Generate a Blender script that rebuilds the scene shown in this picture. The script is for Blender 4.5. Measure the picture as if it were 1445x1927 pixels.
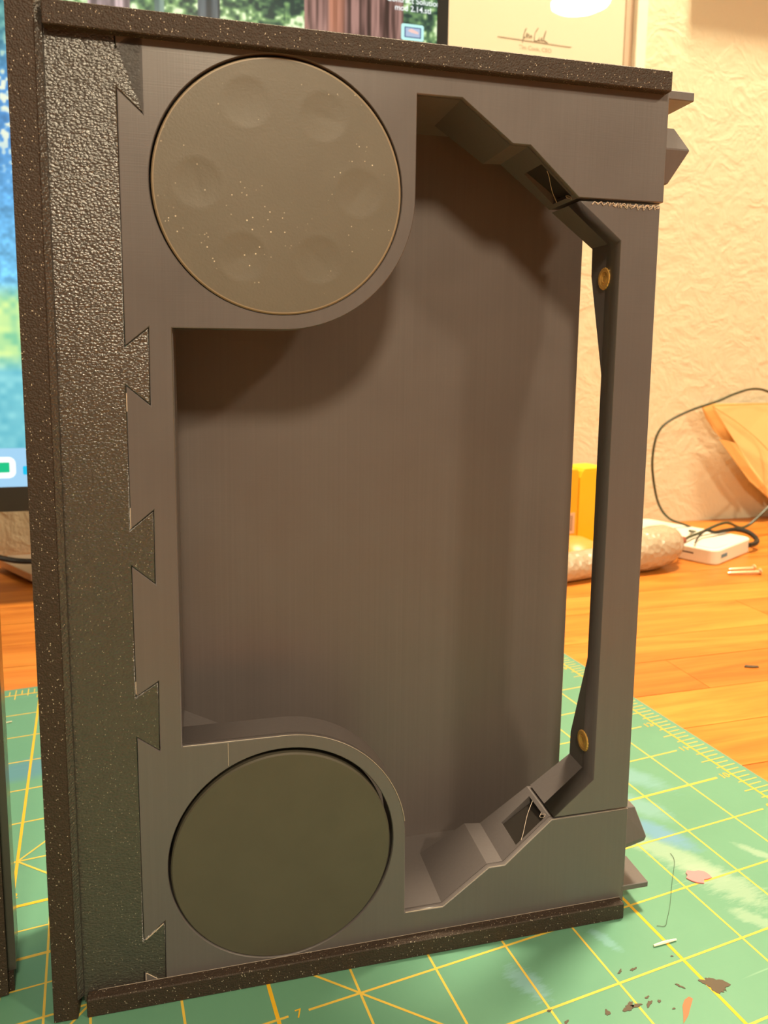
import bpy, bmesh, math, random
import numpy as np
from mathutils import Matrix, Vector, noise

for o in list(bpy.data.objects): bpy.data.objects.remove(o, do_unlink=True)
SC = bpy.context.scene
COL = SC.collection
MM = 0.001
rnd = random.Random(7)

# ------------------------------------------------------------------ camera
cam = bpy.data.cameras.new('camera')
camo = bpy.data.objects.new('camera', cam); COL.objects.link(camo)
RC = ((0.928817, -0.370332, 0.012370), (-0.035578, -0.122362, -0.991848), (0.368826, 0.920805, -0.126828))
CP = (-19.632, -164.222, 192.295)
m = Matrix.Identity(4)
for i in range(3):
    m[i][0] = RC[0][i]; m[i][1] = -RC[1][i]; m[i][2] = -RC[2][i]; m[i][3] = CP[i] * MM
camo.matrix_world = m
cam.sensor_fit = 'VERTICAL'; cam.sensor_height = 24.0; cam.sensor_width = 18.0
cam.lens = 1392.75 / 1927 * 24.0
cam.shift_y = -(963.5 - 847.586) / 1927
cam.clip_start = 0.01; cam.clip_end = 50
cam.dof.use_dof = True; cam.dof.focus_distance = 0.235; cam.dof.aperture_fstop = 17.0
SC.camera = camo

# ------------------------------------------------------------------ world and view
SC.view_settings.view_transform = 'Standard'
SC.view_settings.look = 'None'
SC.view_settings.gamma = 1.0
SC.view_settings.use_curve_mapping = False
SC.view_settings.exposure = 0.10
w = bpy.data.worlds.new('room_ambient'); SC.world = w; w.use_nodes = True
w.node_tree.nodes['Background'].inputs[0].default_value = (1.0, 0.86, 0.66, 1)
w.node_tree.nodes['Background'].inputs[1].default_value = 0.12
WARM = (1.0, 0.83, 0.57)
LAMP_MIRRORED = 320.0     # ceiling light whose glare shows in the picture glass
LAMP_FRONT = 172.0        # globe pendant hanging over the front edge of the desk
LAMP_WALL = 355.0         # ceiling light to the right, close to the wall

# ------------------------------------------------------------------ helpers
def tag(o, label=None, cat=None, group=None, kind=None):
    if label: o['label'] = label
    if cat: o['category'] = cat
    if group: o['group'] = group
    if kind: o['kind'] = kind
    return o

def empty(name, loc=(0, 0, 0), rz=0.0):
    o = bpy.data.objects.new(name, None); COL.objects.link(o)
    o.location = [c * MM for c in loc]; o.rotation_euler = (0, 0, rz); o.empty_display_size = 0.02
    return o

class MB:
    """collects shapes given in millimetres, builds one mesh object"""
    def __init__(s): s.v = []; s.f = []
    def add(s, vs, fs):
        b = len(s.v); s.v += [tuple(x) for x in vs]; s.f += [tuple(i + b for i in f) for f in fs]; return s
    def box(s, x0, x1, y0, y1, z0, z1):
        return s.add([(x0, y0, z0), (x1, y0, z0), (x1, y1, z0), (x0, y1, z0), (x0, y0, z1), (x1, y0, z1), (x1, y1, z1), (x0, y1, z1)],
                     [(0, 3, 2, 1), (4, 5, 6, 7), (0, 1, 5, 4), (1, 2, 6, 5), (2, 3, 7, 6), (3, 0, 4, 7)])
    def loft(s, A, B, caps=True):
        n = len(A)
        fs = [(i, (i + 1) % n, n + (i + 1) % n, n + i) for i in range(n)]
        if caps: fs += [tuple(reversed(range(n))), tuple(range(n, 2 * n))]
        return s.add(list(A) + list(B), fs)
    def prism_y(s, poly, d0, d1):            # poly of (x, z); d1 a number or a function of x
        g = d1 if callable(d1) else (lambda x: d1)
        return s.loft([(x, d0, z) for x, z in poly], [(x, g(x), z) for x, z in poly])
    def prism_z(s, poly, z0, z1): return s.loft([(x, y, z0) for x, y in poly], [(x, y, z1) for x, y in poly])
    def prism_x(s, poly, x0, x1): return s.loft([(x0, y, z) for y, z in poly], [(x1, y, z) for y, z in poly])
    def tube(s, pts, r, n=8, caps=True):
        P = [Vector(p) for p in pts]; R = r if isinstance(r, (list, tuple)) else [r] * len(P)
        rings = []; up = Vector((0, 0, 1)); t0 = None
        for i, p in enumerate(P):
            t = (P[min(i + 1, len(P) - 1)] - P[max(i - 1, 0)]).normalized()
            if t0 is None:
                if abs(t.dot(up)) > .95: up = Vector((1, 0, 0))
                a = t.cross(up).normalized()
            else:
                a = (a - t * a.dot(t)).normalized()
            b = t.cross(a); t0 = t
            rings.append([p + (a * math.cos(2 * math.pi * k / n) + b * math.sin(2 * math.pi * k / n)) * R[i] for k in range(n)])
        vs = [v for r_ in rings for v in r_]; fs = []
        for i in range(len(P) - 1):
            for k in range(n):
                fs.append((i * n + k, i * n + (k + 1) % n, (i + 1) * n + (k + 1) % n, (i + 1) * n + k))
        if caps: fs += [tuple(reversed(range(n))), tuple((len(P) - 1) * n + k for k in range(n))]
        return s.add(vs, fs)
    def lathe(s, prof, origin=(0, 0, 0), axis='z', n=48):     # prof of (radius, height along axis)
        vs = []; fs = []
        for r, h in prof:
            for k in range(n):
                a = 2 * math.pi * k / n; c, d = r * math.cos(a), r * math.sin(a)
                p = {'z': (c, d, h), 'y': (c, h, d), 'x': (h, c, d)}[axis]
                vs.append(tuple(p[i] + origin[i] for i in range(3)))
        for i in range(len(prof) - 1):
            for k in range(n):
                fs.append((i * n + k, i * n + (k + 1) % n, (i + 1) * n + (k + 1) % n, (i + 1) * n + k))
        return s.add(vs, fs)
    def build(s, name, mat, parent=None, smooth=False, fix=True):
        me = bpy.data.meshes.new(name); me.from_pydata([(x * MM, y * MM, z * MM) for x, y, z in s.v], [], s.f); me.update()
        if fix:
            bm = bmesh.new(); bm.from_mesh(me); bmesh.ops.recalc_face_normals(bm, faces=bm.faces); bm.to_mesh(me); bm.free()
        return finish(name, me, mat, parent, smooth)

def finish(name, me, mat, parent=None, smooth=False):
    me.materials.clear(); me.materials.append(mat)
    if smooth:
        me.polygons.foreach_set('use_smooth', [True] * len(me.polygons))
        try: me.set_sharp_from_angle(angle=math.radians(35))
        except Exception: pass
    o = bpy.data.objects.new(name, me); COL.objects.link(o)
    if parent: o.parent = parent
    return o

def eval_mesh(o):
    dg = bpy.context.evaluated_depsgraph_get(); dg.update()
    return bpy.data.meshes.new_from_object(o.evaluated_get(dg))

def plate_mesh(outer, holes, d0, d1, bevel=0.0, gap=0.0):
    """outline of (s, z) mm, filled with holes, from depth d0 to d1 with chamfered edges"""
    cu = bpy.data.curves.new('outline', 'CURVE'); cu.dimensions = '2D'; cu.fill_mode = 'BOTH'
    for loop in [outer] + list(holes):
        sp = cu.splines.new('POLY'); sp.points.add(len(loop) - 1); sp.use_cyclic_u = True
        for p, (x, y) in zip(sp.points, loop): p.co = (x * MM, y * MM, 0, 1)
    cu.bevel_depth = bevel * MM; cu.bevel_resolution = 0
    cu.extrude = max(0, ((d1 - d0) / 2 - bevel)) * MM; cu.offset = -(bevel + gap) * MM
    o = bpy.data.objects.new('outline', cu); COL.objects.link(o)
    me = eval_mesh(o); bpy.data.objects.remove(o); bpy.data.curves.remove(cu)
    c = (d0 + d1) / 2 * MM
    me.transform(Matrix(((1, 0, 0, 0), (0, 0, -1, c), (0, 1, 0, 0), (0, 0, 0, 1))))
    return me

def circle(cx, cz, r, n=96, a0=0, a1=360, end=False):
    N = n + 1 if end else n
    return [(cx + r * math.cos(math.radians(a0 + (a1 - a0) * i / n)), cz + r * math.sin(math.radians(a0 + (a1 - a0) * i / n))) for i in range(N)]

def bool_cut(o, cutter):
    md = o.modifiers.new('cut', 'BOOLEAN'); md.operation = 'DIFFERENCE'; md.object = cutter; md.solver = 'EXACT'
    me = eval_mesh(o); o.modifiers.clear(); old = o.data; o.data = me; bpy.data.meshes.remove(old)
    bpy.data.objects.remove(cutter)

def bevel_mod(o, wmm, seg=2, ang=30):
    b = o.modifiers.new('bevel', 'BEVEL'); b.width = wmm * MM; b.segments = seg; b.limit_method = 'ANGLE'; b.angle_limit = math.radians(ang)
    return o

def spline(pts, n=8):
    P = [np.array(p, float) for p in pts]; P = [2 * P[0] - P[1]] + P + [2 * P[-1] - P[-2]]; out = []
    for i in range(1, len(P) - 2):
        for k in range(n):
            t = k / n; a, b, c, d = P[i - 1], P[i], P[i + 1], P[i + 2]
            out.append(tuple(.5 * (2 * b + (c - a) * t + (2 * a - 5 * b + 4 * c - d) * t * t + (3 * b - a - 3 * c + d) * t ** 3)))
    out.append(tuple(P[-2])); return out

# ------------------------------------------------------------------ materials
class NT:
    def __init__(s, name):
        s.m = bpy.data.materials.new(name); s.m.use_nodes = True; s.t = s.m.node_tree; s.t.nodes.clear()
        s.out = s.n('ShaderNodeOutputMaterial')
    def n(s, typ, **kw):
        nd = s.t.nodes.new(typ)
        for k, v in kw.items(): setattr(nd, k, v)
        return nd
    def l(s, a, b): s.t.links.new(a, b)
    def put(s, sock, v):
        if hasattr(v, 'links'): s.l(v, sock)
        elif v is not None:
            if isinstance(v, (tuple, list)) and len(v) == 3 and sock.type == 'RGBA': v = (*v, 1)
            sock.default_value = v
    def coord(s, scale=(1, 1, 1), which='Object'):
        tc = s.n('ShaderNodeTexCoord'); mp = s.n('ShaderNodeMapping'); s.l(tc.outputs[which], mp.inputs[0]); mp.inputs['Scale'].default_value = scale
        return mp.outputs[0]
    def noise(s, vec, scale, detail=3, rough=.55, dist=0):
        nd = s.n('ShaderNodeTexNoise'); s.put(nd.inputs['Vector'], vec); nd.inputs['Scale'].default_value = scale
        nd.inputs['Detail'].default_value = detail; nd.inputs['Roughness'].default_value = rough; nd.inputs['Distortion'].default_value = dist
        return nd.outputs[0]
    def voro(s, vec, scale, feature='F1', rand=1):
        nd = s.n('ShaderNodeTexVoronoi', feature=feature); s.put(nd.inputs['Vector'], vec); nd.inputs['Scale'].default_value = scale; nd.inputs['Randomness'].default_value = rand
        return nd
    def ramp(s, v, stops):
        nd = s.n('ShaderNodeValToRGB'); s.put(nd.inputs[0], v)
        e = nd.color_ramp.elements
        while len(e) < len(stops): e.new(.5)
        for x, (p, c) in zip(e, stops): x.position = p; x.color = (*c, 1) if len(c) == 3 else c
        return nd.outputs[0]
    def math(s, op, a, b=None, c=None, clamp=False):
        nd = s.n('ShaderNodeMath', operation=op); nd.use_clamp = clamp; s.put(nd.inputs[0], a)
        if b is not None: s.put(nd.inputs[1], b)
        if c is not None: s.put(nd.inputs[2], c)
        return nd.outputs[0]
    def mix(s, f, a, b, blend='MIX'):
        nd = s.n('ShaderNodeMix', data_type='RGBA', blend_type=blend); s.put(nd.inputs[0], f); s.put(nd.inputs[6], a); s.put(nd.inputs[7], b)
        return nd.outputs[2]
    def map(s, v, a, b, c=0., d=1.):
        nd = s.n('ShaderNodeMapRange'); s.put(nd.inputs[0], v)
        for i, x in enumerate((a, b, c, d)): nd.inputs[i + 1].default_value = x
        return nd.outputs[0]
    def bump(s, h, strength=.3, dist=.001, normal=None):
        nd = s.n('ShaderNodeBump'); s.put(nd.inputs['Height'], h); nd.inputs['Strength'].default_value = strength; nd.inputs['Distance'].default_value = dist
        if normal is not None: s.l(normal, nd.inputs['Normal'])
        return nd.outputs[0]
    def bsdf(s, color, rough=.5, spec=.5, metal=0., normal=None, **kw):
        b = s.n('ShaderNodeBsdfPrincipled'); s.put(b.inputs['Base Color'], color); s.put(b.inputs['Roughness'], rough)
        b.inputs['Specular IOR Level'].default_value = spec; b.inputs['Metallic'].default_value = metal
        if normal is not None: s.l(normal, b.inputs['Normal'])
        for k, v in kw.items(): s.put(b.inputs[k], v)
        s.l(b.outputs[0], s.out.inputs[0]); return b

def simple(name, color, rough=.5, spec=.5, metal=0., vary=.08, vscale=60):
    t = NT(name); v = t.noise(t.coord(), vscale, 3)
    c = t.mix(v, tuple(x * (1 - vary) for x in color), tuple(min(1, x * (1 + vary)) for x in color))
    t.bsdf(c, rough, spec, metal); return t.m

def emit(name, color, strength):
    t = NT(name); e = t.n('ShaderNodeEmission'); e.inputs[0].default_value = (*color, 1); e.inputs[1].default_value = strength
    t.l(e.outputs[0], t.out.inputs[0]); return t.m

def smooth_plastic(name, col=(.116, .102, .102), rough=.38, streak=.12):
    t = NT(name)
    st = t.noise(t.coord((900, 900, 6)), 1.0, 3)            # upright print streaks
    bl = t.noise(t.coord(), 45, 3)
    f = t.math('ADD', t.math('MULTIPLY', st, .6), t.math('MULTIPLY', bl, .4))
    c = t.mix(f, tuple(x * (1 - streak) for x in col), tuple(x * (1 + streak) for x in col))
    ly = t.noise(t.coord((30, 30, 3000)), 1.0, 1)
    nb = t.bump(t.math('ADD', st, t.math('MULTIPLY', ly, .5)), .05, .0006)
    t.bsdf(c, t.map(bl, .3, .7, rough - .05, rough + .06), .5, normal=nb); return t.m

def glitter_plastic(name, col, scale, bstrength, rough, dust=.0, stretch=(1, 1, 1), spec=1.0):
    t = NT(name); cv = t.coord(stretch)
    v = t.voro(cv, scale); n1 = t.noise(cv, scale * 1.6, 2, .6)
    h = t.math('ADD', t.math('MULTIPLY', v.outputs['Distance'], -1.0), t.math('MULTIPLY', n1, .9))
    nb = t.bump(h, bstrength, .0006)
    c = t.mix(t.noise(cv, scale * .35, 3), tuple(x * .75 for x in col), tuple(x * 1.3 for x in col))
    if dust:
        s2 = t.voro(t.coord((1.3, 1.3, .8)), 1300); keep = t.math('GREATER_THAN', t.noise(s2.outputs['Position'], 977, 0), .53)
        spot = t.math('MULTIPLY', t.map(s2.outputs['Distance'], .22, .10), keep, clamp=True)
        c = t.mix(t.math('MULTIPLY', spot, dust), c, (.75, .66, .52))
    t.bsdf(c, rough, spec, normal=nb); return t.m

M = {}
M['smooth'] = smooth_plastic('smooth_black_plastic')
M['backp'] = smooth_plastic('back_panel_plastic', (.120, .100, .096), .44, .18)
M['rail'] = glitter_plastic('gritty_black_plastic', (.043, .029, .021), 1800, .40, .5, .85, (1, 1, 1), .3)
M['texture'] = glitter_plastic('pebbled_black_plastic', (.046, .040, .035), 1400, .36, .28, .45, (.8, 1, 1.15))
M['disc'] = simple('olive_grey_rubber', (.082, .072, .052), .55, .45, 0, .12, 90)
M['rim'] = simple('tan_edge', (.26, .20, .13), .45)
M['brass'] = simple('brass', (.86, .50, .13), .35, .5, .55)
M['string'] = simple('pale_filament', (.62, .5, .4), .5)
M['dark'] = simple('dark_plastic', (.02, .016, .013), .5)

def disc_material():
    t = NT('dusty_rubber'); cv = t.coord()
    bl = t.noise(cv, 70, 4, .6)
    c = t.mix(bl, (.112, .097, .073), (.142, .124, .096))
    s2 = t.voro(cv, 900); cl = t.noise(cv, 95, 2); keep = t.math('GREATER_THAN', t.noise(s2.outputs['Position'], 977, 0), .60)
    spot = t.math('MULTIPLY', t.math('MULTIPLY', t.map(s2.outputs['Distance'], .22, .1), keep, clamp=True), t.map(cl, .52, .66), clamp=True)
    c = t.mix(spot, c, (.75, .66, .5))
    t.bsdf(c, .5, .45, normal=t.bump(t.noise(cv, 1500, 2), .12, .0004)); return t.m
M['dusty'] = disc_material()

def mat_material():
    t = NT('cutting_mat_vinyl'); cv = t.coord()
    bl = t.noise(cv, 22, 4, .6); fine = t.noise(cv, 400, 2)
    c = t.mix(bl, (.098, .262, .175), (.135, .32, .212))
    sep = t.n('ShaderNodeSeparateXYZ'); t.l(cv, sep.inputs[0])
    def blob(cx, cy, ang, a, b, nscale, namp, lo=1.25, hi=.55):   # soft ragged ellipse in mm
        ca, sa = math.cos(math.radians(ang)), math.sin(math.radians(ang))
        dx = t.math('SUBTRACT', sep.outputs[0], cx * MM); dy = t.math('SUBTRACT', sep.outputs[1], cy * MM)
        p = t.math('DIVIDE', t.math('ADD', t.math('MULTIPLY', dx, ca), t.math('MULTIPLY', dy, sa)), a * MM)
        q = t.math('DIVIDE', t.math('SUBTRACT', t.math('MULTIPLY', dy, ca), t.math('MULTIPLY', dx, sa)), b * MM)
        r = t.math('SQRT', t.math('ADD', t.math('MULTIPLY', p, p), t.math('MULTIPLY', q, q)))
        mp = t.n('ShaderNodeMapping'); t.l(cv, mp.inputs[0]); mp.inputs['Rotation'].default_value = (0, 0, math.radians(-20)); mp.inputs['Scale'].default_value = (.5, 2.2, 1)
        r = t.math('ADD', r, t.math('MULTIPLY', t.math('SUBTRACT', t.noise(mp.outputs[0], nscale, 5, .7), .5), namp))
        return t.map(r, lo, hi)
    pale = (.33, .45, .34)
    for args, col, k in [((186, 42, -62, 22, 6, 230, 1.5), pale, .6), ((193, 22, -62, 16, 7.5, 300, 2.4), pale, .55), ((188.7, 4.7, -55, 8, 3, 300, 2.2), pale, .5),
                         ((219, 30, -60, 8, 2.2, 260, 1.8), pale, .6), ((191, 54, -62, 15, 5.5, 200, 1.1), (.13, .29, .45), .85), ((196, 72, -62, 14, 6, 160, 1.3), (.19, .37, .40), .6),
                         ((206, 96, -60, 22, 7, 160, 1.2), (.2, .39, .45), .55), ((100.5, 10.5, -70, 8, 4, 330, 2.2), (.2, .39, .43), .7), ((-52, 195, 3, 60, 9, 150, .7), (.09, .23, .33), .75),
                         ((134, 16, -70, 6, 2, 300, 2), (.2, .39, .43), .5)]:
        c = t.mix(t.math('MULTIPLY', blob(*args), k, clamp=True), c, col)
    scr = t.n('ShaderNodeMapping'); t.l(cv, scr.inputs[0]); scr.inputs['Rotation'].default_value = (0, 0, .5); scr.inputs['Scale'].default_value = (6, 160, 1)
    sc = t.map(t.noise(scr.outputs[0], 3, 2), .70, .78)
    c = t.mix(t.math('MULTIPLY', sc, .25), c, (.5, .66, .48))
    t.bsdf(c, t.map(bl, .3, .7, .42, .55), .4, normal=t.bump(fine, .06, .0005)); return t.m
M['mat'] = mat_material()
M['ink'] = simple('yellow_print', (.72, .42, .022), .5, .3, 0, .06, 300)
M['ink2'] = simple('pale_yellow_print', (.66, .46, .07), .5, .3, 0, .06, 300)

def wood_material():
    t = NT('oiled_wood'); tc = t.n('ShaderNodeTexCoord'); oi = t.n('ShaderNodeObjectInfo')
    ad = t.n('ShaderNodeVectorMath', operation='ADD'); t.l(tc.outputs['Object'], ad.inputs[0])
    cmb = t.n('ShaderNodeCombineXYZ'); t.l(t.math('MULTIPLY', oi.outputs['Random'], 7.), cmb.inputs[0]); t.l(t.math('MULTIPLY', oi.outputs['Random'], 3.), cmb.inputs[1]); t.l(cmb.outputs[0], ad.inputs[1])
    mp = t.n('ShaderNodeMapping'); t.l(ad.outputs[0], mp.inputs[0]); mp.inputs['Scale'].default_value = (1, 9, 9)
    g = t.noise(mp.outputs[0], 5, 5, .6, 1.2)
    mp2 = t.n('ShaderNodeMapping'); t.l(ad.outputs[0], mp2.inputs[0]); mp2.inputs['Scale'].default_value = (6, 260, 260)
    fi = t.noise(mp2.outputs[0], 2, 3)
    c = t.ramp(g, [(.28, (.44, .125, .016)), (.48, (.58, .195, .028)), (.62, (.66, .25, .042)), (.78, (.50, .150, .02))])
    tone = t.mix(oi.outputs['Random'], (.80, .74, .66), (1.12, 1.10, 1.05))
    c = t.mix(1.0, c, tone, 'MULTIPLY')
    c = t.mix(t.map(fi, .55, .8, 0, .25), c, (.36, .12, .02))
    t.bsdf(c, t.map(fi, .3, .7, .32, .45), .4, normal=t.bump(fi, .08, .0006)); return t.m
M['wood'] = wood_material()

def wall_material():
    t = NT('textured_plaster'); cv = t.coord()
    n1 = t.noise(cv, 26, 5, .6, .7); n2 = t.noise(cv, 75, 4, .6, .5)
    ridge = t.math('SUBTRACT', 1.0, t.math('ABSOLUTE', t.math('MULTIPLY', t.math('SUBTRACT', n1, .5), 3.2)))
    h = t.math('ADD', t.math('MULTIPLY', t.math('POWER', t.math('MAXIMUM', ridge, 0.), 2.2), .6), t.math('MULTIPLY', n2, .7))
    c = t.mix(t.noise(cv, 4, 2), (.68, .61, .43), (.73, .655, .47))
    t.bsdf(c, .75, .25, normal=t.bump(h, .22, .005)); return t.m
M['wall'] = wall_material()
M['ceil'] = simple('ceiling_paint', (.8, .78, .72), .9, .2, 0, .03, 8)

# ------------------------------------------------------------------ room
WYAW = math.radians(-6.0)
WO = (679.0, 514.0)          # a point where wall and desk meet (mm)
def wall_pt(x):              # y of the wall plane at x
    return WO[1] + (x - WO[0]) * math.tan(WYAW)
room = empty('room_origin')
wl = MB().box(-2600, 2400, 0, 60, -780, 1640).build('wall_back', M['wall']); wl.location = (WO[0] * MM, WO[1] * MM, 0); wl.rotation_euler = (0, 0, WYAW); tag(wl, kind='structure')
ce = MB().box(-2600, 2400, -3600, 0, 1615, 1640).build('ceiling', M['ceil']); ce.location = (WO[0] * MM, WO[1] * MM, 0); ce.rotation_euler = (0, 0, WYAW); tag(ce, kind='structure')
fl = MB().box(-2600, 2400, -3600, 0, -780, -760).build('floor', simple('floor_carpet', (.25, .2, .15), .9, .2, 0, .2, 30)); fl.location = (WO[0] * MM, WO[1] * MM, 0); fl.rotation_euler = (0, 0, WYAW); tag(fl, kind='structure')
bpy.data.objects.remove(room)

# ceiling lights
def ceiling_light(loc, power, label):
    t = empty('ceiling_light', loc); tag(t, label, 'ceiling light')
    MB().lathe([(0.01, 0), (115, 0)], n=48).build('diffuser', emit('lamp_glow', WARM, power), t)
    MB().lathe([(117, -3), (140, -3), (142, 0), (142, 12), (117, 12), (117, -3)], n=48).build('trim_ring', M['ceil'], t, True)
    return t
ceiling_light((1426.5, -1677.4, 1600), LAMP_MIRRORED, 'round recessed ceiling light to the right, mirrored in the picture glass')
pl = empty('pendant_lamp', (-54, -476, 1615)); tag(pl, 'white glass globe pendant lamp hanging over the front edge of the desk', 'pendant lamp')
MB().lathe([(.01, -.1), (50, -.1), (50, -14), (12, -22), (.01, -22)], n=32).build('canopy', M['ceil'], pl, True)
MB().tube([(0, 0, -22), (0, 0, -952)], 3, 8).build('cord', M['dark'], pl)
MB().lathe([(.01, -946), (14, -946), (22, -955), (22, -972), (.01, -972)], n=24).build('socket', M['dark'], pl, True)
MB().lathe([(46 * math.sin(math.pi * k / 16) + .01, -1014 + 46 * math.cos(math.pi * k / 16)) for k in range(17)], n=32).build('globe', emit('globe_glow', WARM, LAMP_FRONT), pl, True)
ceiling_light((600, 215, 1600), LAMP_WALL, 'round recessed ceiling light close to the plaster wall, above the right half of the desk')

# ------------------------------------------------------------------ desk
DY = WYAW
desk = empty('wooden_desk', (0, 0, -2), DY)
tag(desk, 'orange oiled wooden desk top made of glued staves, against the plaster wall', 'desk')
bounds = [-620]
while bounds[-1] < 640: bounds.append(bounds[-1] + rnd.choice([38, 42, 46, 52]))
for i in range(len(bounds) - 1):
    y0, y1 = bounds[i], bounds[i + 1]
    x = -1150 + rnd.uniform(-300, 0)
    while x < 1500:
        L = rnd.uniform(420, 900); x1 = x + L
        a, b = max(x, -1150), min(x1, 1500)
        # keep each stave in front of the wall
        yc = 0.0
        if b - a > 20:
            wy = (-(WO[0]) * math.sin(DY) + WO[1] * math.cos(DY)) - .5
            t0, t1 = min(y1 - .25, wy), min(y1 - .25, wy)
            if min(t0, t1) > y0 + 2:
                dz = rnd.uniform(-.12, 0)
                mb = MB().loft([(a + .2, y0 + .25, -38), (b - .2, y0 + .25, -38), (b - .2, t1, -38), (a + .2, t0, -38)],
                               [(a + .2, y0 + .25, dz), (b - .2, y0 + .25, dz), (b - .2, t1, dz), (a + .2, t0, dz)])
                mb.build('stave', M['wood'], desk)
        x = x1
for lx in (-1080, 1420):
    for ly in (-560, 380):
        MB().box(lx - 35, lx + 35, ly - 35, ly + 35, -757.9, -38).build('desk_leg', M['wood'], desk)

# ------------------------------------------------------------------ cutting mat
IN = 25.4
cm = empty('cutting_mat', (0, 0, -2)); tag(cm, 'green self-healing cutting mat with yellow inch grid, paint stained, under the black case', 'cutting mat')
X0, X1, Y0, Y1 = -13.6 * IN, 10.42 * IN, -6.7 * IN, 11.33 * IN
def rr(x0, x1, y0, y1, r, n=6):
    out = []
    for cx, cy, a in ((x1 - r, y1 - r, 0), (x0 + r, y1 - r, 90), (x0 + r, y0 + r, 180), (x1 - r, y0 + r, 270)):
        out += [(cx + r * math.cos(math.radians(a + 90 * k / n)), cy + r * math.sin(math.radians(a + 90 * k / n))) for k in range(n + 1)]
    return out
MB().prism_z(rr(X0, X1, Y0, Y1, 8), 0, 2).build('mat_sheet', M['mat'], cm)
ZP = 2.04
def strip(mb, u0, v0, u1, v1, wmm, z=ZP):
    a = Vector((u0 * IN, v0 * IN)); b = Vector((u1 * IN, v1 * IN)); t = (b - a).normalized(); n = Vector((-t.y, t.x)) * wmm / 2
    mb.add([(*(a + n), z), (*(a - n), z), (*(b - n), z), (*(b + n), z)], [(0, 1, 2, 3)])
g = MB(); thick = MB(); tk = MB()
for u in range(-12, 10):
    (thick if u in (6, 1) else g) and strip(thick if u in (6, 1) else g, u, -6, u, 10.62, 1.15 if u in (6, 1) else .75, ZP + (.01 if u in (6, 1) else 0))
for v in range(-6, 11):
    if v == 1:
        strip(g, -12.5, v, 1.12, v, .75, ZP + .02); strip(g, 1.36, v, 9.65, v, .75, ZP + .02)
    else:
        strip(g, -12.5, v, 9.65, v, 1.15 if v in (3, 4) and v == 3 else .75, ZP + .02)
strip(thick, -12.5, 4, -1, 4, 1.3, ZP + .03); strip(thick, -2, 4, -2, 10.62, 1.1, ZP + .03)
for v in (3.5, 2.5, 1.5, .5): strip(g, -8, v, -1, v, .6, ZP + .02)
for u in (-1.5, -2.5, -3.5): strip(g, u, -3, u, 4, .7, ZP)
strip(g, -2, 5, 4.4, -1.4, .75, ZP + .04); strip(g, -2, 5, 3, 10, .75, ZP + .04); strip(g, -2.5, .5, -1, 2, .7, ZP + .04)
strip(thick, 10, -6, 10, 11, .9, ZP + .02); strip(thick, -12.8, 11, 10, 11, .9, ZP + .02)
for k in range(-48, 89):
    v = k / 8
    a = 9.78 if k % 4 == 0 and k % 8 else (9.9 if k % 2 == 0 else 10.0)
    if v < 10.95: strip(tk, a, v, 10.3 + (.04 if k % 2 == 0 else 0), v, .55, ZP + .05)
for k in range(-100, 80):
    u = k / 8
    a = 10.78 if k % 4 == 0 and k % 8 else (10.9 if k % 2 == 0 else 11.0)
    strip(tk, u, a, u, 11.22 + (.04 if k % 2 == 0 else 0), .55, ZP + .05)
g.build('grid_print', M['ink2'], cm, fix=False); thick.build('heavy_grid_print', M['ink'], cm, fix=False); tk.build('ruler_print', M['ink2'], cm, fix=False)
def text_mesh(body, size, align='CENTER'):
    cu = bpy.data.curves.new('text', 'FONT'); cu.body = body; cu.size = size * MM; cu.align_x = align; cu.align_y = 'CENTER'; cu.offset = .006 * size * MM
    o = bpy.data.objects.new('text', cu); COL.objects.link(o); me = eval_mesh(o); bpy.data.objects.remove(o); return me
def mat_digit(body, u, v, size, rz=0.):
    me = text_mesh(body, size); me.transform(Matrix.Translation((u * IN * MM, v * IN * MM, (ZP + .06) * MM)) @ Matrix.Rotation(rz, 4, 'Z'))
    finish('number_print', me, M['ink'], cm)
for v in range(-4, 11): mat_digit(str(v + 7), 9.83, v, 5.2)
for u in range(-12, 10): mat_digit(str(u + 13), u, 10.80, 5.2)
mat_digit('7', 1.24, .99, 4.2); mat_digit('2', -1.97, 4.22, 4.0)
# paint marks lying flat on the mat
def splat(cx, cy, rx, ry, ang, seed, z=.02, n=44, rough=.5):
    r_ = random.Random(seed); ca, sa = math.cos(ang), math.sin(ang); out = []
    ph = [r_.uniform(0, 6.28) for _ in range(4)]
    for k in range(n):
        a = 2 * math.pi * k / n; q = 1 + rough * (.5 * math.sin(2 * a + ph[0]) + .35 * math.sin(3 * a + ph[1]) + .3 * math.sin(5 * a + ph[2])) + r_.uniform(-.3, .3) * rough
        x, y = rx * q * math.cos(a), ry * q * math.sin(a); out.append((cx + ca * x - sa * y, cy + sa * x + ca * y))
    return out
M['stain'] = simple('dried_brown_paint', (.085, .06, .035), .6)
M['rust'] = simple('dried_rust_paint', (.40, .14, .06), .6)
M['pink'] = simple('pink_paint_flake', (.85, .22, .24), .55)
for i, (x, y, a, b, an) in enumerate([(154.6, -11.2, 4.1, 2.1, -.9), (124, -8, 1.9, 1.1, .2), (126.4, -8.3, 1.7, .5, -.25), (130.6, -9.2, 1.2, .6, .4), (131.5, -7.2, .7, .35, .2), (134, -9.6, .6, .4, .9), (116.8, -7.2, 1.1, .6, .7),
                                      (143.9, -7.6, 1.2, .42, -.9), (130.1, 3.5, .9, .4, .5), (134.7, 2.7, 1.2, .4, .2), (101, -.5, .7, .35, .3), (103.5, -5.5, .9, .4, .6), (150, 2.4, .4, .25, 0), (136.3, -13.2, .4, .3, 0)]):
    MB().prism_z(splat(x, y, a, b, an, i), 2.02, 2.16).build('paint_stain', M['stain'], cm)
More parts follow.
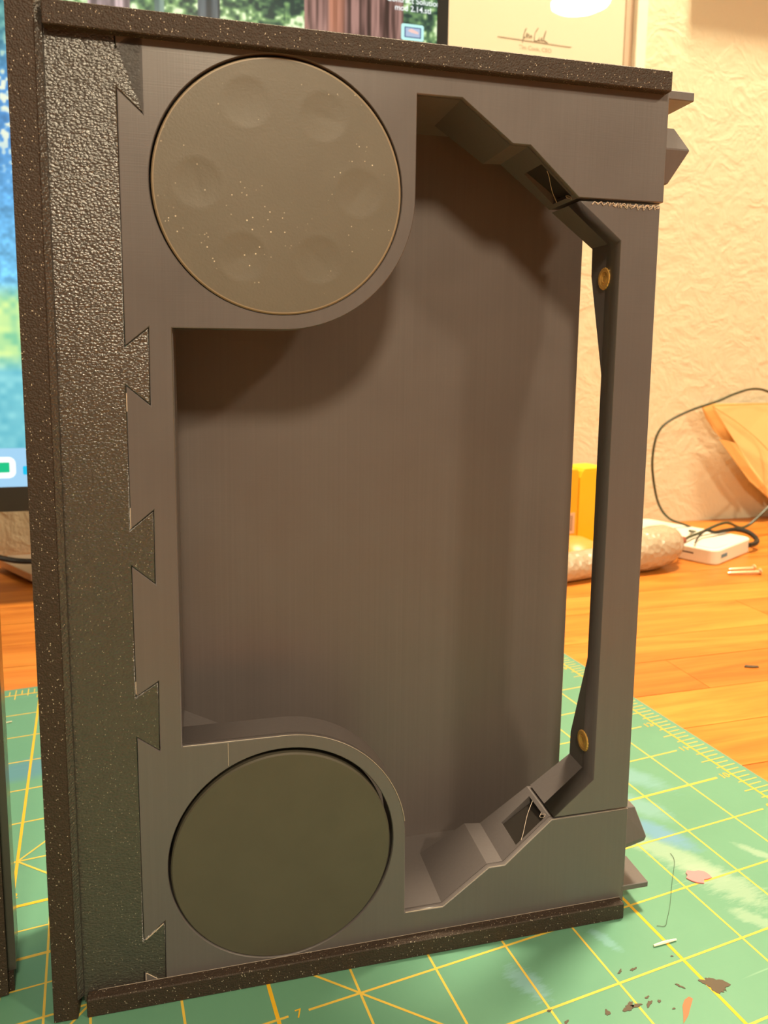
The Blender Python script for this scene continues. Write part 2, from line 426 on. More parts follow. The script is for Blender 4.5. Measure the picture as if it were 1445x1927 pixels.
MB().prism_z([(143.6, -11.6), (144.2, -12.6), (142.5, -13.8), (140.5, -15.2), (138.6, -16.6), (135.2, -18.2), (137.6, -15.6), (139.4, -13.4), (141.5, -12.0)], 2.02, 2.14).build('paint_stain', M['rust'], cm)
fl_ = MB().prism_z(splat(186.2, 28.0, 4.6, 3.3, -.5, 31, n=14, rough=.3), .15, .5).build('paint_flake', M['pink']); tag(fl_, 'small pink flake of dried paint lying on the green mat', 'paint flake')
sl = MB().tube([(147.1, 7.5, .55), (151.5, 7.3, .6), (156.0, 6.9, .55)], [.35, .5, .3], 6).build('plastic_sliver', simple('white_sliver', (.85, .82, .62), .5)); tag(sl, 'thin white plastic sliver lying across a thick yellow mat line', 'sliver')
sl2 = MB().tube([(-66, 246, .4), (-62.5, 246.4, .45)], .35, 5).build('plastic_sliver', bpy.data.materials['white_sliver']); tag(sl2, 'tiny pale crumb of plastic on the far left edge rows of the mat', 'sliver')
hr = MB().tube(spline([(186, 42, .35), (183.97, 37.7, .3), (173.8, 28.1, .3), (166, 20.5, .3), (160.2, 15.6, .3), (157, 13.2, .3), (154.5, 14.3, .3)]), .09, 5).build('hair_strand', simple('dark_hair', (.05, .09, .05), .5)); tag(hr, 'single fine dark hair curving over the green mat beside the pink flake', 'hair')
ch = MB().prism_z([(363, 168.5), (366, 170.2), (367.4, 168.6), (372, 166.2), (371.4, 164.8), (367, 165.9)], -1.9, -1.3).build('dark_chip', M['stain']); tag(ch, 'small dark flat chip lying on the bare orange desk', 'chip')

# ------------------------------------------------------------------ the black printed case
YAW = -0.141277
case = empty('printed_case', (-35.096, 46.944, 0), YAW)
tag(case, 'large black printed case with two round covers and open recess, standing on the mat', 'case')
H = 277.7; D = 3.1; Wc = 183.07
def mir(z): return 279.0 - z
# rails (gritty edge strips)
r = MB().prism_z([(0, 0), (6.3, 0), (6.5, .5), (6.5, 44), (0, 44)], .6, H + 4).build('edge_rail', M['rail'], case)
MB().prism_z([(6.45, .45), (7.9, 1.9), (8.1, D + .2), (6.45, D + .2)], 5.9, H + 4).build('rail_lip', M['texture'], case)
r = MB().prism_x([(0, 271.9), (44, 271.9), (44, H), (0, H)], 8.2, Wc); bevel_mod(r.build('edge_rail', M['rail'], case), .25, 1)
r = MB().prism_x([(0, 0), (44, 0), (44, 5.8), (0, 5.8)], 8.9, Wc); bevel_mod(r.build('edge_rail', M['rail'], case), .3, 1)
# dovetailed panels
tongues = [(8.9, 19.3, 3.9, 24.3), (83.2, 95.2, 78.4, 99.3), (133.6, 143.8, 128.1, 149.0), (183.6, 193.8, 178.2, 199.0), (259.5, 269.0, 253.8, 274.2)]
tip, base = 31.0, 24.8
edge = [(base, 3.0)]
for b0, b1, t0, t1 in tongues: edge += [(base, b0), (tip, t0), (tip, t1), (base, b1)]
edge.append((base, 275.0))
tex = [(7.6, 275.0), (7.6, 3.0)] + edge
finish('textured_panel', plate_mesh(tex, [], D, 7.5, .18, .1), M['texture'], case)
# smooth front: outline
c1, c2, RR, RH = (66.4, 237.4), (66.6, 40.6), 38.4, 34.2
lower_arm = [(105.3, 13.9), (118.0, 13.8), (133.8, 25.1), (139.4, 25.1), (155.7, 38.9)]
outer = list(edge) + [(184.5, 275.0), (184.5, 240.3), (155.6, 240.1)] + [(s, mir(z)) for s, z in reversed(lower_arm[1:4])] + [(104.8, 265.1)]
outer += circle(*c1, RR, 24, 0, -90, True) + [(37.1, 199.0), (37.3, 79.0)] + circle(*c2, RR, 24, 90, 0, True) + lower_arm + [(184.5, 38.9), (184.5, 3.0)]
front = finish('front_plate', plate_mesh(outer, [circle(*c1, RH), circle(*c2, RH)], D, 5.2, .22, .1), M['smooth'], case)
# housings of the round covers, stile, and recess floor (smooth, behind the plate)
h1 = [(30, 275), (30, 199.1), (66.4, 199.1)] + list(reversed(circle(*c1, RR - .1, 32, 0, -90, True))) + [(104.7, 275)]
h1 = [(30, 275), (30, 199.1)] + circle(*c1, RR - .1, 32, -90, 0, True) + [(104.7, 275)]
finish('cover_housing', plate_mesh(h1, [circle(*c1, RH + .1)], 5.15, 15.2), M['smooth'], case)
h2 = [(30, 3), (105.2, 3)] + circle(*c2, RR - .1, 32, 0, 90, True) + [(30, 78.9)]
finish('cover_housing', plate_mesh(h2, [circle(*c2, RH + .1)], 5.15, 15.2), M['smooth'], case)
st = MB().box(25.2, 37.2, 5.15, 26.4, 60, 218)
for z0, z1 in ((60, 78.9), (199.1, 218)): st.prism_z([(37.0, 15.1), (37.0, 26.4), (48, 15.1)], z0, z1)
st.build('stile', M['smooth'], case)
def back_d(s): return 30 - (s - 117.5) * .18
for up in (False, True):
    f = (lambda z: mir(z)) if up else (lambda z: z)
    MB().box(104.9, 134.5, 5.15, 40, min(f(3), f(13.75)), max(f(3), f(13.75))).build('recess_floor', M['smooth'], case)
    poly = [(118.1, f(13.7))] + [(s, f(z)) for s, z in [(133.8, 25.0), (139.4, 25.0), (155.8, 38.8), (184.4, 38.8), (184.4, 3.5), (118.1, 3.5)]]
    arm = MB().prism_y(poly, 5.15, back_d).build('arm_block', M['smooth'], case)
    # square latch pocket cut into the slope
    a = Vector((139.4, 0, f(25.1))); b = Vector((155.7, 0, f(38.9))); t = (b - a).normalized(); nrm = Vector((-t.z, 0, t.x)) * (-1 if up else 1)
    p0 = a + t * 6.6; p1 = a + t * 20.0
    q = lambda p, dd, h: (p.x + nrm.x * h, dd, p.z + nrm.z * h)
    cut = MB().add([q(p0, 6.2, -3), q(p1, 6.2, -3), q(p1, 18.6, -3), q(p0, 18.6, -3), q(p0, 6.2, 3), q(p1, 6.2, 3), q(p1, 18.6, 3), q(p0, 18.6, 3)],
                   [(0, 3, 2, 1), (4, 5, 6, 7), (0, 1, 5, 4), (1, 2, 6, 5), (2, 3, 7, 6), (3, 0, 4, 7)]).build('cutter', M['dark'])
    cut.parent = case
    bool_cut(arm, cut)
    la = MB().loft([q(p0, 6.4, -2.8), q(p1, 6.4, -2.8), q(p1, 18.4, -2.8), q(p0, 18.4, -2.8)], [q(p0, 6.4, -.4), q(p1, 6.4, -1.6), q(p1, 18.4, -2.4), q(p0, 18.4, -.9)])
    la.build('latch', M['dark'], case)
    hb = MB().tube(spline([q(p1, 15.5, .1), q(p0 + t * 9, 12, .3), q(p0 + t * 4.5, 7.5, .2), q(p0 + t * 2.5, 5.6, .35)]), .07, 5)
    hb.tube(spline([q(p1, 8.5, .1), q(p1 - t * 1.2, 7.2, .5), q(p1 - t * .3, 5.9, .4), q(p1 + t * .8, 6.6, .3), q(p1 - t * .5, 7.6, .4)]), .05, 5)
    hb.build('filament_string', M['string'], case)
# crossbar with brass inserts
bar = [(156.0, 239.3), (170.3, 228.2), (170.5, 51.3), (156.4, 39.5), (184.2, 39.4), (183.4, 239.5)]
mb = finish('crossbar', plate_mesh(bar, [], D, 11.0, .2, .05), M['smooth'], case)
bossT = [(10.9, 187.0), (20.2, 219.0), (20.8, 239.0), (10.9, 239.0)]
bossB = [(10.9, 91.0), (10.9, 40.0), (20.2, 40.0), (20.0, 59.5)]
MB().prism_x(bossT, 170.45, 183.3).build('crossbar_boss', M['smooth'], case)
MB().prism_x(bossB, 170.55, 184.0).build('crossbar_boss', M['smooth'], case)
MB().prism_y([(156.3, 239.2), (170.6, 228.1), (170.6, 239.2)], 10.9, lambda s: 22.3 - (s - 156) * .1).build('crossbar_boss', M['smooth'], case)
MB().prism_y([(156.7, 39.7), (170.6, 51.3), (170.6, 39.7)], 10.9, lambda s: 22.3 - (s - 156) * .15).build('crossbar_boss', M['smooth'], case)
for z, d in ((217.6, 11.8), (61.2, 10.9)):
    i_ = MB(); n = 40; vs = []
    prof = [(.05, -.05), (1.0, -.06), (1.2, -.22), (1.5, -.08), (1.8, -.26), (2.0, -.1), (2.35, -.35), (3.2, -.35), (3.45, -.1), (3.45, 1.5)]
    fs = []
    for j, (rr_, hh) in enumerate(prof):
        for k in range(n):
            a = 2 * math.pi * k / n; q_ = rr_ + (.14 if (k % 2 and 7 <= j) else 0)
            vs.append((hh, q_ * math.cos(a), q_ * math.sin(a)))
    for j in range(len(prof) - 1):
        for k in range(n): fs.append((j * n + k, j * n + (k + 1) % n, (j + 1) * n + (k + 1) % n, (j + 1) * n + k))
    i_.add(vs, fs)
    o = i_.build('brass_insert', M['brass'], mb, False); o.location = (170.4 * MM, d * MM, z * MM)
zz = MB(); pts = []
for k in range(60):
    s = 160 + k * .39; pts.append((s, D - .12 + rnd.uniform(-.1, .05), 239.0 + rnd.uniform(-.35, .35) - (.5 if k % 5 == 0 else 0)))
zz.tube(pts, .16, 5); zz.tube([(p[0], p[1] - .05, p[2] - .5 + .2 * math.sin(p[0] * 3)) for p in pts[18:]], .12, 5)
zz.build('filament_string', M['string'], case)
# back panel of the recess
bevel_mod(MB().box(22, 177.4, 40, 42.4, 3, 275).build('back_panel', M['backp'], case), .25, 1)
# round covers
def cover(cx, cz, R, d, depth, name, mat, phase, drop):
    vs = []; fs = []; nr, na = 46, 168
    dim = [(-9, 21.7), (11.8, 19.6), (21.8, .2), (10.4, -18.6), (-10.4, -18.6), (-22.1, .2)]
    def hgt(x, z):
        h = 0
        for i, (a, b) in enumerate(dim):
            q_ = math.hypot(x - a, z - b) / 6.6
            if q_ < 1.25:
                bowl = max(0, 1 - q_ * q_) ** 1.0
                h += depth * (bowl * .9 + .25 * math.exp(-((q_ - 1.0) / .12) ** 2) * (-.5))
                h += depth * .35 * math.exp(-(((x - a) * math.cos(i * 1.3) + (z - b) * math.sin(i * 1.3)) / 1.2) ** 2) * max(0, 1 - q_)
        return h
    ring = [R * (i / nr) ** .9 for i in range(1, nr + 1)]
    vs.append((0, d + hgt(0, 0), 0))
    for r_ in ring:
        for k in range(na):
            a = 2 * math.pi * k / na; x, z = r_ * math.cos(a), r_ * math.sin(a); vs.append((x, d + hgt(x, z), z))
    for k in range(na): fs.append((0, 1 + k, 1 + (k + 1) % na))
    for i in range(nr - 1):
        for k in range(na):
            b0 = 1 + i * na; fs.append((b0 + k, b0 + na + k, b0 + na + (k + 1) % na, b0 + (k + 1) % na))
    o = MB().add(vs, fs).build(name, mat, case, True); o.location = (cx * MM, 0, (cz + drop) * MM)
    e = MB().lathe([(R - .02, d), (R + .45, d + .5), (R + .45, d + 6), (R - 2, d + 6)], axis='y', n=120).build('cover_rim', M['disc'], o, True)
    return o
o_ = cover(c1[0] + .1, c1[1], 33.4, D - .25, .24, 'round_cover', M['dusty'], 82, -.3)
MB().lathe([(33.2, D - .27), (33.5, D - .25), (33.86, D + .2)], axis='y', n=120).build('cover_edge', M['rim'], o_, True)
cover(c2[0] - .1, c2[1], 33.0, D + .1, .05, 'round_cover', M['disc'], 96, -.9)
# connector tabs on the open side
def facet(mb, F, dfront, dback):   # F: list of (s,z) outline, ridge made by the depth list
    mb.loft([(s, d_, z) for (s, z), d_ in zip(F, dfront)], [(s, dback, z) for s, z in F])
t1 = MB().box(183.5, 193.4, 3.6, 17, 271.0, 273.7).build('connector_tab', M['smooth'], case)
t4 = MB().box(183.5, 194.0, 3.0, 17, 7.9, 10.0).build('connector_tab', M['smooth'], case)
t2 = MB().add([(183.5, 6.5, 263.6), (189.0, 6.5, 263.6), (193.4, 4.2, 256.8), (183.5, 4.2, 256.8), (188.4, 7.5, 247.0), (183.5, 7.5, 247.0),
               (183.5, 14, 263.6), (189.0, 14, 263.6), (193.4, 14, 256.8), (183.5, 14, 256.8), (188.4, 14, 247.0), (183.5, 14, 247.0)],
              [(0, 1, 2, 3), (3, 2, 4, 5), (6, 7, 1, 0), (7, 8, 2, 1), (8, 10, 4, 2), (10, 11, 5, 4), (6, 9, 8, 7), (9, 11, 10, 8), (0, 3, 9, 6), (3, 5, 11, 9)]).build('connector_tab', M['smooth'], case)
t3 = MB().add([(183.5, 7.0, 36.8), (189.6, 7.0, 36.4), (193.0, 4.2, 26.4), (183.5, 4.0, 24.6), (192.6, 4.6, 24.6), (183.5, 4.4, 22.6),
               (183.5, 14, 36.8), (189.6, 14, 36.4), (193.0, 14, 26.4), (183.5, 14, 24.6), (192.6, 14, 24.6), (183.5, 14, 22.6)],
              [(0, 1, 2, 3), (3, 2, 4, 5), (6, 7, 1, 0), (7, 8, 2, 1), (8, 10, 4, 2), (10, 11, 5, 4), (6, 9, 8, 7), (9, 11, 10, 8), (0, 3, 9, 6), (3, 5, 11, 9)]).build('connector_tab', M['smooth'], case)
for t_ in (t1, t2, t3, t4): bevel_mod(t_, .25, 1)
# a few white print scars
sc = MB()
for (x0, z0), (x1, z1), ww in [((25.6, 19.6), (30.6, 23.8), .35), ((25.4, 8.6), (28.4, 6.2), .22), ((25.3, 8.6), (25.3, 6.2), .18), ((50.2, 71.5), (50.2, 78.6), .13), ((24.9, 181.5), (24.9, 176.5), .25), ((24.95, 96.3), (24.95, 100), .22), ((24.95, 144.2), (24.95, 150), .22)]:
    sc.tube([(x0, D - .03, z0), (x1, D - .03, z1)], ww / 2, 5)
sc.build('print_scar', M['string'], case)

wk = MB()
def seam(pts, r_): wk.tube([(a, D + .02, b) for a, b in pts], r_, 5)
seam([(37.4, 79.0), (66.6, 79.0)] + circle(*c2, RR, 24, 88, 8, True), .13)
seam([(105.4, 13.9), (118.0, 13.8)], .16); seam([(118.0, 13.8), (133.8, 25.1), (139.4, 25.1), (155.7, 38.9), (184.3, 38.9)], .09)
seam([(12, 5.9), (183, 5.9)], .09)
wk.build('pale_edge', simple('pale_edge_plastic', (.36, .30, .24), .4), case)  # thin pale lines along the recess's upward edges and the bottom rail
# second case, at the left border
c2nd = empty('printed_case', (-46.0, 64.0, 0), math.radians(3)); tag(c2nd, 'second black printed case, only its shiny narrow end showing beside the first case', 'case')
gl = smooth_plastic('shiny_black_plastic', (.07, .065, .055), .24)
MB().box(-180, 0, 1.2, 17, 6, 271).build('case_body', gl, c2nd)
MB().box(-180, -.6, 0, 17, 0, 6).build('edge_rail', M['rail'], c2nd); MB().box(-180, -.6, 0, 17, 271, 277).build('edge_rail', M['rail'], c2nd)
MB().box(-9, -2.2, -2.2, 1.3, 1, 276).build('front_strip', M['rail'], c2nd)

# ------------------------------------------------------------------ monitor
MY = math.radians(-8.0)
mon = empty('computer_monitor', (-90, 452, -2), MY)
tag(mon, 'large black-framed computer monitor showing a redwood forest wallpaper, behind the black case', 'monitor')
# local frame: x along the screen, y away from the viewer, screen plane y = 0; local origin at x=-90
cyw, syw = math.cos(MY), math.sin(MY)
def to_local(px, py_):     # pixel -> local x, z on the screen plane
    a, b, c = (px - 722.5) / 1392.75, (py_ - 847.586) / 1392.75, 1.0
    d = Vector([RC[0][i] * a + RC[1][i] * b + RC[2][i] * c for i in range(3)])
    n = Vector((syw, -cyw, 0)); P0 = Vector((-90, 452, 0)); C_ = Vector(CP)
    X = C_ + d * ((P0 - C_).dot(n) / d.dot(n)) - P0
    return X.x * cyw + X.y * syw, X.z + 2
xr = to_local(822, 40)[0]; xo = to_local(843, 40)[0]; zb = to_local(28, 916)[1]; zc = to_local(28, 962)[1]
SWd, SHt = 708.0, 398.0
xl = xr - SWd; zt = zb + SHt; bz = xo - xr
MB().box(xl - bz, xo, .8, 30, zc, zt + bz).build('monitor_body', simple('black_monitor_plastic', (.012, .011, .011), .35), mon)
fb = MB().box(xl - bz, xl, -1.2, 1, zb, zt).box(xr, xo, -1.2, 1, zb, zt).box(xl - bz, xo, -1.2, 1, zt, zt + bz)
fb.build('bezel', simple('black_bezel', (.006, .005, .005), .3), mon)
MB().box(xl - bz, xo, -1.2, 1, zc, zb).build('chin', simple('dark_chin', (.030, .028, .026), .4), mon)
def screen_picture(X, Z):
    """wallpaper colours (sRGB 0..1) for screen positions in mm from the right / bottom edge"""
    rng = np.random.default_rng(3)
    def vnoise(sx, sz, seed):
        r_ = np.random.default_rng(seed); G = r_.random((420, 420)); gx = X / sx + 50; gz = Z / sz + 50
        ix, iz = np.floor(gx).astype(int) % 418, np.floor(gz).astype(int) % 418; fx, fz = gx - np.floor(gx), gz - np.floor(gz)
        fx, fz = fx * fx * (3 - 2 * fx), fz * fz * (3 - 2 * fz)
        return (G[iz, ix] * (1 - fx) + G[iz, ix + 1] * fx) * (1 - fz) + (G[iz + 1, ix] * (1 - fx) + G[iz + 1, ix + 1] * fx) * fz
    def lerp(a, b, t): t = np.clip(t, 0, 1)[..., None]; return np.array(a) * (1 - t) + np.array(b) * t
    n1 = vnoise(16, 14, 1); n2 = vnoise(5, 4.5, 2); n3 = vnoise(2.4, 2.2, 3)
    leaf = n1 * .35 + n2 * .35 + n3 * .3
    col = lerp((.10, .22, .20), (.52, .68, .42), (leaf - .30) / .28)
    col = np.where((leaf > .56)[..., None], lerp((.52, .68, .42), (.92, .98, .80), (leaf - .56) / .12), col)
    sky = np.clip((vnoise(60, 40, 5) - .55) * 4, 0, 1) * np.clip((-X - 220) / 120, 0, 1)
    col = col * (1 - sky[..., None] * .75) + np.array((.80, .95, .97)) * sky[..., None] * .75
    # far left: blue haze down to a bright meadow
    lf = np.clip((-X - 276) / 20, 0, 1)
    zz_ = Z
    hz = lerp((.32, .56, .78), (.45, .74, .90), (250 - zz_) / 90)
    hz = hz * (.78 + .5 * (n2 * .6 + n3 * .4))[..., None]
    bok = np.clip((n2 * .5 + n3 * .5 - .60) * 8, 0, 1) * np.clip((zz_ - 215) / 40, 0, 1); hz = hz * (1 - bok[..., None]) + np.array((.90, .93, .84)) * bok[..., None]
    teal = np.clip((zz_ - 290) / 40, 0, 1)[..., None]; hz = hz * (1 - teal) + teal * lerp((.12, .34, .40), (.50, .76, .72), n2 * .6 + n3 * .5)
    mead = np.clip((152 - zz_) / 14, 0, 1)[..., None]; mc = lerp((.48, .78, .62), (.92, .99, .62), n1 * .4 + n2 * .9 - .1)
    low = np.clip((100 - zz_) / 14, 0, 1)[..., None]; lc = lerp((.32, .66, .74), (.56, .84, .86), n1 * .5 + n2 * .6)
    hz = hz * (1 - mead) + mc * mead; hz = hz * (1 - low) + lc * low
    col = col * (1 - lf[..., None]) + hz * lf[..., None]
    # trunks (x from right edge)
    for x0, x1, a, b, seed in [(-108, -30, (.22, .14, .13), (.66, .50, .46), 11), (-188, -172, (.14, .18, .20), (.36, .40, .42), 12), (-262, -233, (.42, .36, .36), (.84, .74, .74), 13), (-216, -209, (.25, .33, .33), (.5, .6, .55), 14), (-420, -395, (.2, .22, .25), (.4, .42, .45), 15)]:
        wob = (vnoise(400, 60, seed) - .5) * 8
        ins = (X > x0 + wob) & (X < x1 + wob) & (Z > 110)
        st_ = vnoise(3.4, 60, seed + 20) * .55 + vnoise(1.6, 26, seed + 30) * .45
        tc_ = lerp(a, b, (st_ - .28) / .42)
        warm = np.clip((vnoise(7, 80, seed + 40) - .55) * 4, 0, 1)[..., None] * (1 if seed == 11 else 0) * np.clip((-X - 62) / 20, 0, 1)[..., None]
        tc_ = tc_ * (1 - warm * .6) + np.array((.80, .50, .36)) * warm * .6
        col = np.where(ins[..., None], tc_, col)
    # dock strip
    dock = (Z < 29) & (Z > -1); col = np.where(dock[..., None], np.array((.62, .80, .92)), col)
    return np.clip(col, 0, 1)
step = 0.85
xs = np.arange(xl, xr + .01, SWd / round(SWd / step)); zs = np.arange(zb, zt + .01, SHt / round(SHt / step))
XX, ZZ = np.meshgrid(xs, zs)
colr = screen_picture(XX - xr, ZZ - zb)
lin = np.where(colr <= .04045, colr / 12.92, ((colr + .055) / 1.055) ** 2.4)
nx, nz = len(xs), len(zs)
me = bpy.data.meshes.new('screen')
vs = np.c_[XX.ravel(), np.zeros(nx * nz), ZZ.ravel()] * MM
idx = np.arange(nx * nz).reshape(nz, nx)
fs = np.stack([idx[:-1, :-1], idx[:-1, 1:], idx[1:, 1:], idx[1:, :-1]], -1).reshape(-1, 4)
me.vertices.add(len(vs)); me.vertices.foreach_set('co', vs.astype(np.float32).ravel())
me.loops.add(fs.size); me.loops.foreach_set('vertex_index', fs.astype(np.int32).ravel())
me.polygons.add(len(fs)); me.polygons.foreach_set('loop_start', np.arange(0, fs.size, 4, dtype=np.int32)); me.update(calc_edges=True)
ca_ = me.color_attributes.new('picture', 'FLOAT_COLOR', 'POINT')
ca_.data.foreach_set('color', np.c_[lin.reshape(-1, 3), np.ones(nx * nz)].astype(np.float32).ravel())
t = NT('lit_screen'); at_ = t.n('ShaderNodeAttribute', attribute_name='picture'); e_ = t.n('ShaderNodeEmission'); t.l(at_.outputs['Color'], e_.inputs[0]); e_.inputs[1].default_value = 1.05
gls = t.n('ShaderNodeBsdfGlossy'); gls.inputs['Roughness'].default_value = .3; gls.inputs['Color'].default_value = (.04, .04, .04, 1); as_ = t.n('ShaderNodeAddShader'); t.l(e_.outputs[0], as_.inputs[0]); t.l(gls.outputs[0], as_.inputs[1]); t.l(as_.outputs[0], t.out.inputs[0])
scr_o = finish('screen', me, t.m, mon)
def on_screen(poly, y, mat, name):
    me_ = plate_mesh(poly, [], y - .1, y, 0); return finish(name, me_, mat, scr_o)
def rrect(x0, x1, z0, z1, r): return rr(x0, x1, z0, z1, r, 5)
def lx(px, py_): return to_local(px, py_)
W1 = emit('screen_white', (.95, 1.0, .98), 1.1); W2 = emit('screen_pale_blue', (.55, .72, .86), 1.0)
a0 = lx(755, 45); a1 = lx(797, 72)
on_screen(rrect(a0[0], a1[0], a0[1] - 11.6, a0[1] + .6, 1.6), -.1, emit('screen_mint', (.55, .93, .86), 1.05), 'file_icon')
on_screen(rrect(a0[0] + 2.6, a1[0] - 2.2, a0[1] - 9.6, a0[1] - 1.6, .3), -.25, emit('screen_navy', (.10, .14, .28), 1.0), 'file_icon')
on_screen(rrect(a0[0] + 3.6, a1[0] - 3.2, a0[1] - 8.8, a0[1] - 2.4, .3), -.4, emit('screen_lilac', (.45, .55, .72), 1.0), 'file_icon')
on_screen([(a0[0] + 5.2, a0[1] - 4.6), (a0[0] + 8, a0[1] - 2.8), (a1[0] - 4.5, a0[1] - 5.0), (a1[0] - 4.6, a0[1] - 6.6), (a0[0] + 8, a0[1] - 5.8)], -.55, emit('screen_blush', (.95, .62, .55), 1.0), 'file_icon')
for body, px, py_, sz in (('Contract Solution', 778, 3, 6.0), ('mod 2.14.stl', 777, 18, 6.0)):
    q_ = lx(px, py_); me_ = text_mesh(body, sz); me_.transform(Matrix(((1, 0, 0, q_[0] * MM), (0, 0, -1, -.0004), (0, 1, 0, q_[1] * MM), (0, 0, 0, 1)))); finish('icon_caption', me_, W1, scr_o)
d0 = lx(0, 860); d1 = lx(31, 900)
on_screen(rrect(d1[0] - 34, d1[0], d1[1] + .2, d0[1], 5), -.1, W1, 'dock_icon')
on_screen(rrect(d1[0] - 29, d1[0] - 4.3, d1[1] + 4.6, d0[1] - 4.2, .6), -.25, emit('screen_green', (.02, .55, .24), 1.0), 'dock_icon')
on_screen(rrect(d1[0] - 13.6, d1[0] - 12.2, d1[1] + 7, d0[1] - 7.2, .2), -.4, W1, 'dock_icon')
q0 = lx(43, 880); q1 = lx(53, 893)
on_screen(rrect(q0[0], q0[0] + 30, q1[1], q0[1] + 1.2, 1), -.1, emit('screen_cyan', (.02, .55, .86), 1.0), 'dock_icon')
# stand
def mloc(x, y): dx, dy = x + 90, y - 452; return (dx * cyw + dy * syw, -dx * syw + dy * cyw)
foot = [mloc(*p) for p in [(-69, 500), (-98, 557), (-92, 570), (50, 556), (70, 500), (10, 478)]]
MB().prism_z(foot, 4, 10).build('stand_foot', simple('silver_stand', (.62, .55, .47), .3, .5, .6), mon)
fb2 = [mloc(*p) for p in [(-60, 506), (-88, 556), (40, 548), (56, 502), (8, 484)]]
MB().prism_z(fb2, .05, 4).build('foot_pad', M['dark'], mon)
px_, py2 = mloc(-20, 528)
MB().box(px_ + 10, px_ + 70, 34, 46, 9, 230).build('stand_neck', simple('black_neck', (.03, .028, .026), .4), mon)
MB().box(px_ + 5, px_ + 75, 29, 35, 190, 300).build('mount_plate', M['dark'], mon)

# ------------------------------------------------------------------ framed certificate on the wall
cert = empty('framed_certificate', (WO[0], WO[1], 0), WYAW)
tag(cert, 'pale framed certificate with a signature behind glass, hanging on the plaster wall', 'framed certificate')
wn = Vector((math.sin(WYAW), -math.cos(WYAW), 0)); wu = Vector((math.cos(WYAW), math.sin(WYAW), 0))
def wpix(px, py_, off):    # pixel -> local (x, z) on a plane off mm in front of the wall
    a, b = (px - 722.5) / 1392.75, (py_ - 847.586) / 1392.75
    d = Vector([RC[0][i] * a + RC[1][i] * b + RC[2][i] for i in range(3)]); C_ = Vector(CP); P0 = Vector((WO[0], WO[1], 0)) + wn * off
    X = C_ + d * ((P0 - C_).dot(wn) / d.dot(wn)) - Vector((WO[0], WO[1], 0)); return X.dot(wu), X.z
fo = 14.0
xi = wpix(1176, 60, 6)[0]; xm = wpix(1198, 60, fo)[0]; xo_ = wpix(1218, 60, fo)[0]
z0_, z1_ = 410.0, 800.0; xL = xo_ - 460
frm = MB()
fw = xo_ - xm
for b in ((xm, xo_, z0_, z1_), (xL, xL + fw, z0_, z1_)): frm.box(b[0], b[1], -fo, -.2, b[2], b[3])
for b in ((xL + fw, xm, z0_, z0_ + fw), (xL + fw, xm, z1_ - fw, z1_)): frm.box(b[0], b[1], -fo, -.2, b[2], b[3])
bevel_mod(frm.build('picture_frame', simple('white_frame', (.86, .80, .66), .5), cert), 1.2, 2)
inn = MB(); iw = xm - xi
for b in ((xi, xm, z0_ + fw, z1_ - fw), (xL + fw, xL + fw + iw, z0_ + fw, z1_ - fw), (xL + fw + iw, xi, z0_ + fw, z0_ + fw + iw), (xL + fw + iw, xi, z1_ - fw - iw, z1_ - fw)): inn.box(b[0], b[1], -6.4, -.3, b[2], b[3])
inn.build('inner_moulding', simple('shaded_moulding', (.56, .42, .30), .5), cert)  # darker tan paints in the shade on the frame's inner lip
MB().box(xL + fw + iw, xi, -5.0, -.3, z0_ + fw + iw, z1_ - fw - iw).build('certificate_paper', simple('cream_paper', (.74, .68, .52), .7, .2, 0, .02, 20), cert)
tg = NT('picture_glass'); tr = tg.n('ShaderNodeBsdfTransparent'); gs = tg.n('ShaderNodeBsdfGlossy'); gs.inputs['Roughness'].default_value = .0
mx = tg.n('ShaderNodeMixShader'); mx.inputs[0].default_value = .055; tg.l(tr.outputs[0], mx.inputs[1]); tg.l(gs.outputs[0], mx.inputs[2]); tg.l(mx.outputs[0], tg.out.inputs[0])
MB().add([(xL + fw, -7.0, z0_ + fw), (xm, -7.0, z0_ + fw), (xm, -7.0, z1_ - fw), (xL + fw, -7.0, z1_ - fw)], [(0, 1, 2, 3)]).build('glass_pane', tg.m, cert, fix=False)
ink = simple('brown_ink', (.14, .11, .06), .6)
Z4 = lambda x, y: wpix(900 + x / 4.25, y / 4.25, 5.2)
def pen(pts, r_): return [(p[0], -5.15, p[1]) for p in pts]
sg = MB()
sg.tube(pen([Z4(155, 290), Z4(745, 378)], .2), .22, 5)
for stroke in ([(352, 345), (372, 250), (385, 228), (362, 282), (372, 300), (392, 262), (388, 302), (404, 272), (408, 302), (424, 282), (428, 305)],
               [(480, 222), (456, 262), (448, 300), (452, 328), (476, 322), (490, 300), (482, 318), (494, 322), (510, 300), (506, 322), (522, 316), (542, 245), (522, 300), (530, 292), (524, 316), (536, 330), (554, 342)]):
    sg.tube([(p[0], -5.2, p[1]) for p in spline([Z4(*s_) for s_ in stroke], 5)], .32, 5)
sg.build('signature', ink, cert)
me_ = text_mesh('Tim Cook, CEO', 5.6); q_ = Z4(455, 393); me_.transform(Matrix(((1, 0, 0, q_[0] * MM), (0, 0, -1, -.00508), (0, 1, 0, q_[1] * MM), (0, 0, 0, 1)))); finish('printed_name', me_, simple('pale_brown_ink', (.30, .25, .16), .6), cert)

